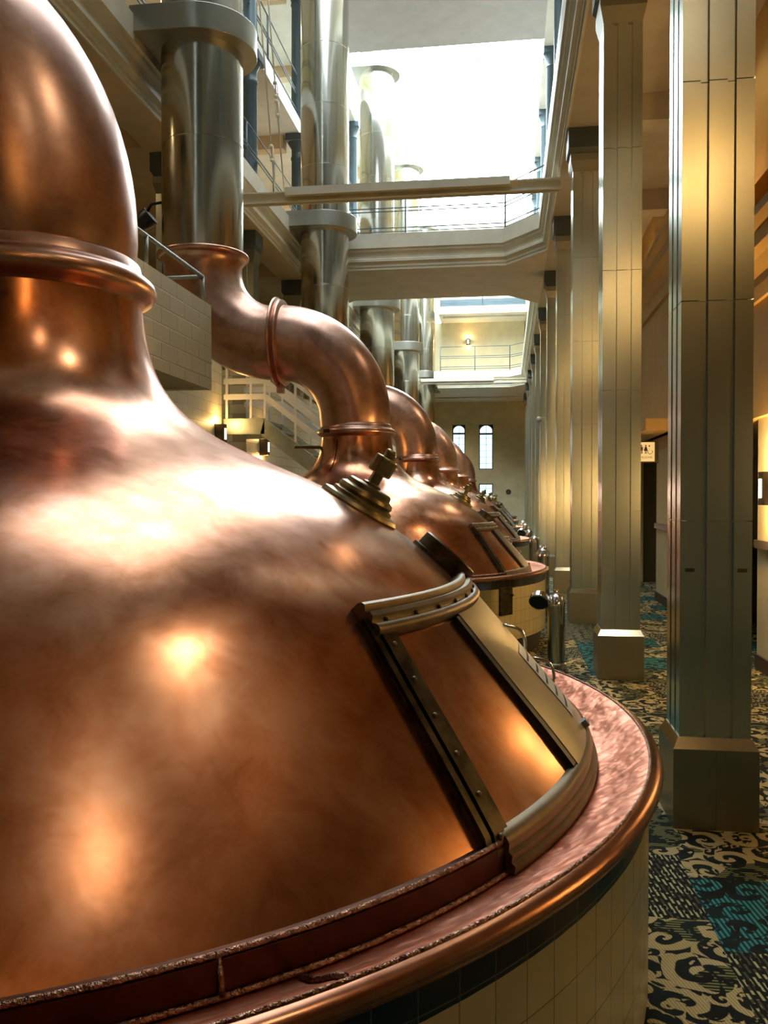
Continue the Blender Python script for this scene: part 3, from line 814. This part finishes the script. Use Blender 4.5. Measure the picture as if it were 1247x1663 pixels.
# ------------------------------------------------------------------ bollards beside the plinths
def make_bollard(h, cup):
    k = thing('bollard', '', 'bollard')
    b = MB(); r = .084
    b.lathe([(0, 0), (r + .016, 0), (r + .016, .05), (r, .06), (r, h - .16), (0, h - .16)], 40); b.build('post', 'post_metal', k, True, angle=40)
    b = MB(); b.lathe([(0, h - .16), (r + .004, h - .16), (r + .006, h - .11), (r - .006, h - .095), (.072, h - .075), (.05, h - .055), (.03, h - .045), (.022, h - .03), (.026, h - .012), (.018, h), (0, h)], 40)
    b.build('domed_cap', 'chrome', k, True, angle=50)
    if cup:
        mt = Matrix.Translation((-.16, -.03, h - .10)) @ Matrix.Rotation(math.radians(16), 4, 'Y') @ Matrix.Rotation(math.radians(-52), 4, 'X')
        b = MB(); b.lathe([(0, -.015), (.07, -.02), (.088, -.045), (.10, -.04), (.098, 0), (.088, .03), (.07, .035), (.066, .055), (0, .06)], 40, mtx=mt); cp = b.build('tilted_cup', 'chrome', k, True, angle=50)
        b = MB(); b.lathe([(0, -.022), (.07, -.024), (.084, -.046), (0, -.05)], 32, mtx=mt); b.build('cup_opening', 'black', cp, True, angle=50)
        b = MB(); b.box(-.10, .02, -.05, .05, h - .17, h - .13); b.build('cup_bracket', 'chrome', k, bevel=.01)
    return k
BO = [(.485, 8.50, .77, True), (.50, 11.9, 1.02, False), (.49, 15.25, 1.04, False), (.50, 18.9, 1.02, True), (.49, 22.4, 1.04, False), (.5, 26.1, 1.02, False)]
BLAB = ['steel bollard with domed cap and tilted chrome cup, in front of the second kettle plinth', 'taller steel bollard right of the second kettle rim, plain domed chrome cap', 'plain steel bollard, third in line, just right of the third kettle rim',
        'far steel bollard with a chrome cup, fourth in line beside the kettles', 'far plain steel bollard, fifth in line beside the kettles', 'farthest steel bollard, last in line beside the kettles']
for (x, y, h, cup), l in zip(BO, BLAB):
    k = make_bollard(h, cup); k.location = (x, y, 0); k['label'] = l; k['group'] = 'bollards beside the kettles'

# ------------------------------------------------------------------ wall lamps
def make_sconce():
    """local: back on x=0, body towards -x"""
    k = thing('wall_lamp', '', 'wall lamp')
    b = MB(); b.box(-.022, 0, -.07, .07, -.16, .16); b.build('back_plate', 'bronze_dark', k)
    b = MB(); b.box(-.15, -.022, -.075, -.06, -.15, .15); b.box(-.15, -.022, .06, .075, -.15, .15)
    for y0, y1, z0, z1 in ((-.06, .06, .085, .15), (-.06, .06, -.15, -.085), (-.06, -.032, -.085, .085), (.032, .06, -.085, .085)): b.box(-.152, -.138, y0, y1, z0, z1)
    b.build('shade', 'dark', k)
    b = MB(); b.box(-.158, -.15, -.034, .034, -.085, .085); b.build('front_glass', 'lamp', k)
    b = MB(); b.cyl((-.075, 0, -.07), (-.075, 0, .07), .022, 12); b.build('bulb', 'lamp', k, True)
    return k
sc0 = make_sconce()
SCN = [((XW, 8.17, 1.74), 0, 'dark boxy wall lamp glowing on the right aisle wall beside the nearest pillar'),
       ((XW, 5.45, 1.74), 0, 'dark wall lamp on the right aisle wall behind the nearest pillar'),
       ((XW, 2.9, 1.74), 0, 'dark wall lamp on the right aisle wall level with the foreground kettle'),
       ((XW, 12.2, 1.74), 0, 'dark wall lamp on the right aisle wall before the restroom recess'),
       ((XW, 19.2, 1.74), 0, 'dark wall lamp on the far right aisle wall'),
       ((-4.5, 13.02, 2.66), PI, 'glowing wall lamp on the block wall left of the stair landing'),
       ((-4.5, 15.5, 2.60), PI, 'glowing wall lamp on the block wall under the stair landing'),
       ((-1.74, 40.0, 8.85), PI / 2, 'small glowing wall lamp on the end wall above the balcony railing'),
       ((2.9, YB, 6.25), -PI / 2, 'wall lamp high on the back wall behind the camera'),
       ]
for i, (loc, rz, lab) in enumerate(SCN):
    s = sc0 if i == 0 else copy_tree(sc0)
    s.location = loc; s.rotation_euler = (0, 0, rz); s['label'] = lab; s['group'] = 'boxy wall lamps'
    d = Vector((-.10 * math.cos(rz), -.10 * math.sin(rz), 0)); e = (70 if i == 0 else 9) if i < 5 else (12 if i < 8 else 70)
    light('wall_lamp_light', 'POINT', Vector(loc) + d + Vector((0, 0, .17)), e, (1.0, .58, .20), .05)
    if i < 8: light('wall_lamp_light', 'POINT', Vector(loc) + d - Vector((0, 0, .17)), e * .6, (1.0, .58, .20), .05)

# added warm downlights in the aisle ceiling and in the left gallery
n = 0  # unseen lamps put in for warm fill; one follows a dome reflection
for x, y, z, e in [(1.9, 2.0, 6.9, 90), (1.9, 9.8, 6.9, 45), (1.9, 16.9, 6.9, 90), (1.9, 24, 6.9, 90), (1.9, 31, 6.9, 90), (3.4, -2.6, 6.9, 45), (-6.2, 9, 6.9, 60), (-5.8, 17, 6.9, 60), (3.2, 9.4, 2.42, 12), (3.0, 15.5, 2.42, 8),
                   (-6.3, 13.0, 9.75, 60), (-6.3, 20.0, 9.75, 60), (-6.3, 28, 9.75, 60), (-6.3, 20, 13.1, 60), (1.76, -.8, 6.9, 45), (-3.95, 41.4, 6.5, 300)]:
    b = MB(); b.lathe([(0, -.004), (.07, -.004), (.09, -.012), (.1, -.012), (.1, 0), (0, 0)], 24)
    o = b.build('added_downlight', 'lamp', None, True, (x, y, z - .001))
    tag(o, 'round warm lamp added in the ceiling, %s' % ['over the aisle level with the foreground kettle', 'over the aisle past the second pillar', 'over the aisle past the fourth pillar', 'over the aisle past the sixth pillar', 'over the aisle past the eighth pillar', 'behind the camera', 'above the left landing', 'above the left stair', 'in the first wall recess', 'in the restroom recess', 'on the left upper gallery, nearest', 'on the left upper gallery, middle', 'on the left upper gallery, farthest', 'on the left top gallery', 'over the aisle beside the camera', 'under the end balcony'][n], 'ceiling lamp'); n += 1
    l = light('added_downlight_light', 'SPOT', (x, y, z - .03), e * 0.9, (1, .84, .58), .28); l.data.spot_size = 2.4; l.data.spot_blend = .5

# ------------------------------------------------------------------ restroom sign
sg = thing('restroom_sign', 'lit restroom sign with figure symbols hanging between the two nearest pillars', 'sign', (2.06, 13.5, 2.2))
b = MB(); b.box(-.22, .22, -.02, .05, -.01, .32); b.build('sign_box', 'dark', sg, bevel=.004)
b = MB(); b.box(-.205, .16, -.024, -.019, .01, .30); b.build('sign_face', 'sign_face', sg)
b = MB(); b.cyl((-.08, .015, .31), (-.08, .015, .421), .008, 8); b.box(-.10, -.06, 0, .03, .33, .37); b.build('hanger', 'black', sg)
b = MB()
def disc(b, x, z, r, y=-.0255, n=14):
    b.tube([(x, y + .0015, z), (x, y, z)], r, n)
def man(b, x, z, dress=False):
    disc(b, x, z + .123, .012)
    if dress:
        v = [(x - .012, z + .108), (x + .012, z + .108), (x + .03, z + .045), (x - .03, z + .045)]
        q = [b.v((a, y, c)) for y in (-.0255, -.024) for a, c in v]; b.f(q[:4]); b.f(q[4:])
        for i in range(4): b.f([q[i], q[(i + 1) % 4], q[(i + 1) % 4 + 4], q[i + 4]])
        b.box(x - .012, x - .003, -.0255, -.024, z, z + .05); b.box(x + .003, x + .012, -.0255, -.024, z, z + .05)
    else:
        b.box(x - .017, x + .017, -.0255, -.024, z + .05, z + .108); b.box(x - .027, x - .020, -.0255, -.024, z + .055, z + .106); b.box(x + .020, x + .027, -.0255, -.024, z + .055, z + .106)
        b.box(x - .016, x - .003, -.0255, -.024, z, z + .052); b.box(x + .003, x + .016, -.0255, -.024, z, z + .052)
man(b, -.035, .125); man(b, .03, .125, True)
x, z = .085, .125
disc(b, x - .004, z + .118, .012)
b.bar((x - .005, -.0248, z + .10), (x, -.0248, z + .055), .012, .0015); b.bar((x, -.0248, z + .055), (x + .035, -.0248, z + .055), .011, .0015); b.bar((x + .035, -.0248, z + .055), (x + .052, -.0248, z + .018), .011, .0015)
pts = [(x + .008 + .034 * math.cos(a), -.0248, z + .032 + .034 * math.sin(a)) for a in [math.radians(150 + q * 15) for q in range(17)]]
b.tube(pts, .004, 6)
b.build('symbol', 'marking', sg)
cu = bpy.data.curves.new('lettering', 'FONT'); cu.body = 'RESTROOMS'; cu.size = .045; cu.align_x = 'CENTER'; cu.extrude = .0006
tmp = bpy.data.objects.new('lettering', cu); COL.objects.link(tmp)
bpy.context.view_layer.update()
me = bpy.data.meshes.new_from_object(tmp.evaluated_get(bpy.context.evaluated_depsgraph_get()))
bpy.data.objects.remove(tmp)
me.materials.clear(); me.materials.append(M['rail_brown'])
lo = bpy.data.objects.new('lettering', me); COL.objects.link(lo); lo.parent = sg; lo.rotation_euler = (PI / 2, 0, 0); lo.location = (.0, -.0252, .055)

# ------------------------------------------------------------------ beams, rods, rails
def ibeam(b, x0, x1, y, z, w=.16, h=.17):
    b.box(x0, x1, y - w / 2, y + w / 2, z - .018, z); b.box(x0, x1, y - w / 2, y + w / 2, z - h, z - h + .018); b.box(x0, x1, y - .012, y + .012, z - h, z)
b = MB(); ibeam(b, XL, XR, 13.3, 6.46); b.box(XL + 1.0, XR - .75, 13.16, 13.25, 6.375, 6.50)
tag(b.build('steel_beam', 'cornice'), 'pale painted steel beam crossing the well in front of the bridge', 'beam')
b = MB(); ibeam(b, XL, XR, 35.0, 6.46); b.box(XL + 1.0, XR - 1.3, 34.86, 34.95, 6.375, 6.50)
tag(b.build('steel_beam', 'cornice'), 'pale painted steel beam crossing the well before the end balcony', 'beam')
for x0, xt, lab in ((-3.62, -4.15, 'thin pale tie rod left of the tall stack, left of the pair'), (-3.47, -4.02, 'thin pale tie rod left of the tall stack, right of the pair')):
    r = thing('tie_rod', lab, 'rod', (x0, 13.3, 6.50), 'tie rods beside the tall stack')
    a, c = Vector((0, 0, -.02)), Vector((xt - x0, 0, 6.5))
    b = MB(); b.cyl(a, c, .012, 8); b.build('rod', 'cornice', r, True)
    b = MB(); d = (c - a).normalized(); f0 = .5 if x0 < -3.55 else 1.2
    for k in (f0, f0 + .3): 
        p = a + d * k
        b.bar(p + Vector((-.03, 0, 0)), p + d * .22 + Vector((-.03, 0, 0)), .012); b.bar(p + Vector((.03, 0, 0)), p + d * .22 + Vector((.03, 0, 0)), .012)
        b.ball(p, .035, 8); b.ball(p + d * .22, .035, 8)
        if x0 < -3.55: break
    b.build('turnbuckle', 'cornice', r, True)

def railing(name, label, path, z, h=1.0, mat='blue', rails=(.12, .2, .55, .62, 1.0), pr=.02, rr=.013, step=1.8, panel=None):
    k = thing(name, label, 'railing', (path[0][0], path[0][1], z)); o = Vector((path[0][0], path[0][1], z))
    for a, c in zip(path[:-1], path[1:]):
        A = Vector((a[0], a[1], z)) - o; B = Vector((c[0], c[1], z)) - o; L = (B - A).length; n = max(1, round(L / step))
        for q in range(n + 1):
            p = A + (B - A) * q / n
            b = MB(); b.cyl(p, p + Vector((0, 0, h)), pr, 8); b.build('post', mat, k, True)
        for rz in rails:
            b = MB(); b.cyl(A + Vector((0, 0, rz * h)), B + Vector((0, 0, rz * h)), rr, 8); b.build('rail', mat, k, True)
        if panel:
            q = MB(); t = (B - A).normalized(); q.bar(A + Vector((0, 0, panel)), B + Vector((0, 0, panel)), .02, .3); q.build('kick_panel', mat, k)
    return k
railing('bridge_railing', 'blue grey pipe railing along the near edge of the cross bridge', [(XL + .2, YN + .12), (-.03, YN + .12), (XR - .05, YN - .85)], ZF + .02)
railing('balcony_railing', 'blue grey pipe railing on the end balcony below the small wall lamp', [(-2.88, YEB + .1), (.15, YEB + .1), (XR + .05, YEB - .65)], ZF + .02, 1.1)
railing('balcony_railing', 'railing on the top end balcony above the small wall lamp', [(-2.88, YEB + .05), (XR, YEB + .05)], 10.07, .8, panel=.16)
railing('gallery_railing', 'blue grey railing along the left gallery above the cornice', [(XL - .06, YB), (XL - .06, YN)], ZF + .02, 1.0)
railing('gallery_railing', 'blue grey railing along the left gallery beyond the bridge', [(XL - .06, YFAR + 1), (XL - .06, YEB)], ZF + .02, 1.0, step=3)
railing('gallery_railing', 'blue grey railing along the right gallery beyond the bridge', [(XR - .05, YFAR + 1), (XR - .05, YEB - 1)], ZF + .02, 1.0, step=2.4)
railing('gallery_railing', 'blue grey railing along the right gallery before the bridge', [(XR + .1, YB), (XR + .1, YN - 1)], ZF + .02, 1.0, step=2.4)
railing('upper_railing', 'blue grey railing along the second left gallery', [(XL - .2, YB), (XL - .2, YE - 6)], 10.07, 1.0, step=2.4)

# slim blue columns of the upper galleries
def make_column():
    k = thing('iron_column', '', 'column'); b = MB()
    b.lathe([(0, ZF), (.2, ZF), (.2, ZF + .1), (.15, ZF + .14), (.132, ZF + .2), (.125, 9.2), (.14, 9.22), (.14, 9.27), (.125, 9.3), (.125, 9.45), (.2, 9.6)], 28); b.build('shaft', 'blue', k, True, angle=40)
    b = MB(); b.box(-.22, .22, -.22, .22, 9.6, 9.749); b.build('capital', 'blue', k, bevel=.01)
    b = MB(); b.lathe([(0, 10.07), (.16, 10.07), (.13, 10.2), (.12, 12.6), (.14, 12.65), (.12, 12.7), (.2, 12.95)], 28); b.box(-.2, .2, -.2, .2, 12.95, 13.099); b.build('upper_shaft', 'blue', k, True, angle=40)
    return k
col = make_column(); first = True
for side, x in (('left', XL - .22), ('right', XR + .32)):
    for i, y in enumerate(PY):
        c = col if first else copy_tree(col); first = False
        c.location = (x, y, 0); c['label'] = 'slim blue grey iron column on the %s gallery, %s from the camera' % (side, ORD[i]); c['group'] = 'iron columns of the %s gallery' % side

# red seat on the left gallery
b = MB(); b.box(-.2, .2, -.25, .25, .30, .42); b.box(-.2, -.1, -.25, .25, .42, .8); b.box(-.2, .2, -.25, -.18, 0, .30); b.box(-.2, .2, .18, .25, 0, .30)
tag(b.build('armchair', 'red', None, False, (XL - .55, 16.2, ZF), bevel=.03), 'red seat behind the left gallery railing', 'chair')

# landing handrail
hr = thing('handrail', 'grey pipe handrail on the block landing in front of the broad stack', 'handrail', (-3.30, 9.12, 3.78))
b = MB(); b.tube([(0, -3.0, .30), (0, 0, .30)], .022, 10); b.build('rail', 'galv', hr, True)
b = MB(); b.tube([(0, 0, .30), (-1.0, 0, .30)], .022, 10); b.build('rail', 'galv', hr, True)
for y in (0, -1.5, -3.0):
    b = MB(); b.tube([(0, y, .0), (0, y, .30)], .022, 10); b.build('post', 'galv', hr, True)

# staircase behind the gooseneck
stc = thing('staircase', 'steel staircase with pale slatted railing seen under the large gooseneck', 'staircase', (-4.5, 13.4, 0))
zl = 2.93; x1 = .68; run = 1.9; dz = run * .77
for yy in (0.0, 1.1):
    b = MB(); b.bar((0, yy, zl - .125), (x1, yy, zl - .125), .05, .25)
    v = [(x1, zl), (x1 + run, zl - dz), (x1 + run - .2, zl - dz - .12), (x1 - .07, zl - .25)]
    q = [b.v((a, y, c)) for y in (yy - .025, yy + .025) for a, c in v]; b.f(q[:4]); b.f(q[4:])
    for i in range(4): b.f([q[i], q[(i + 1) % 4], q[(i + 1) % 4 + 4], q[i + 4]])
    b.build('stringer', 'galv', stc)
b = MB(); b.box(0, x1, .03, 1.07, zl - .06, zl - .02); b.build('landing_plate', 'galv', stc)
for i in range(8):
    xx = x1 + run * i / 8; zt = zl - dz * (i + 1) / 8
    b = MB(); b.box(xx, xx + .26, .03, 1.07, zt - .03, zt); b.build('tread', 'galv', stc)
for yy in (0.0, 1.1):
    for x, zb in ((.05, 0), (.45, 0), (x1, 0), (x1 + .5, -.385), (x1 + 1.0, -.77), (x1 + 1.5, -1.155), (x1 + 1.88, -1.45)):
        b = MB(); b.box(x - .018, x + .018, yy - .012, yy + .012, zl + zb, zl + zb + 1.0); b.build('baluster', 'white', stc)
    for h in (.35, .6, .95):
        b = MB(); b.bar((0, yy, zl + h), (x1, yy, zl + h), .02, .09); b.bar((x1, yy, zl + h), (x1 + run, yy, zl + h - dz), .02, .09); b.build('railing_slat', 'white', stc)
b = MB()
b.box(-6.0, -5.95, 13.75, 14.3, 2.93, 5.0); struct(b.build('door_1', 'olive'))

for yy in (.05, 1.05):
    b = MB(); b.box(x1 + run - .25, x1 + run - .17, yy - .04, yy + .04, 0, zl - dz - .05); b.build('support_leg', 'galv', stc)

# black flood light hung beside the broad stack
fl = thing('floodlight', 'small black spotlight on a bracket left of the broad steel stack', 'spotlight', (-4.45, 10.25, 5.1))
b = MB(); b.lathe([(0, -.12), (.07, -.12), (.12, .0), (.12, .1), (0, .1)], 24, mtx=Matrix.Rotation(.9, 4, 'Y')); b.build('lamp_housing', 'black', fl, True, angle=40)
b = MB(); b.tube([(.0, 0, .06), (.08, 0, .2), (.24, 0, .22)], .02, 8); b.build('bracket', 'black', fl, True)
b = MB()
for a in (-.5, 0, .5): b.bar((-.1, 0, 0), (-.26, 0, a * .16), .018)
b.build('lever', 'black', fl)

# dome camera on a pillar, alarm and outlet on the end wall, pipes
sc = thing('security_camera', 'small white security camera on an arm from a far pillar', 'camera', (.70, PY[4], 3.36))
b = MB(); b.bar((.02, 0, .04), (.17, 0, .04), .03); b.build('arm', 'white', sc)
b = MB(); b.ball((0, 0, 0), .06, 14); b.build('camera_ball', 'white', sc, True)
al = thing('alarm_bell', 'small round alarm on the end wall right of the low window', 'alarm', (.12, YE, 1.98))
b = MB(); b.tube([(0, 0, 0), (0, -.06, 0)], .13, 18); b.build('bell', 'dark', al, True, angle=40)
b = MB(); b.tube([(0, -.06, 0), (0, -.075, 0)], .06, 14); b.build('bell_centre', 'rail_brown', al, True, angle=40)
b = MB(); b.cyl((-2.8, 38.6, 9.712), (XR, 38.6, 9.712), .04, 10); tag(b.build('pipe', 'white', None, True), 'white pipe running under the top end balcony', 'pipe')
b = MB(); b.cyl((XL, 41.5, 6.466), (XR, 41.5, 6.466), .035, 10); tag(b.build('pipe', 'cornice', None, True), 'cream pipe running under the end balcony soffit', 'pipe')
# low dark counter in the first recess
b = MB(); b.box(3.3, 3.9, 8.6, 12.4, 0, 1.0); tag(b.build('counter', 'dark', None, bevel=.01), 'low dark counter in the recess behind the nearest pillar', 'counter')
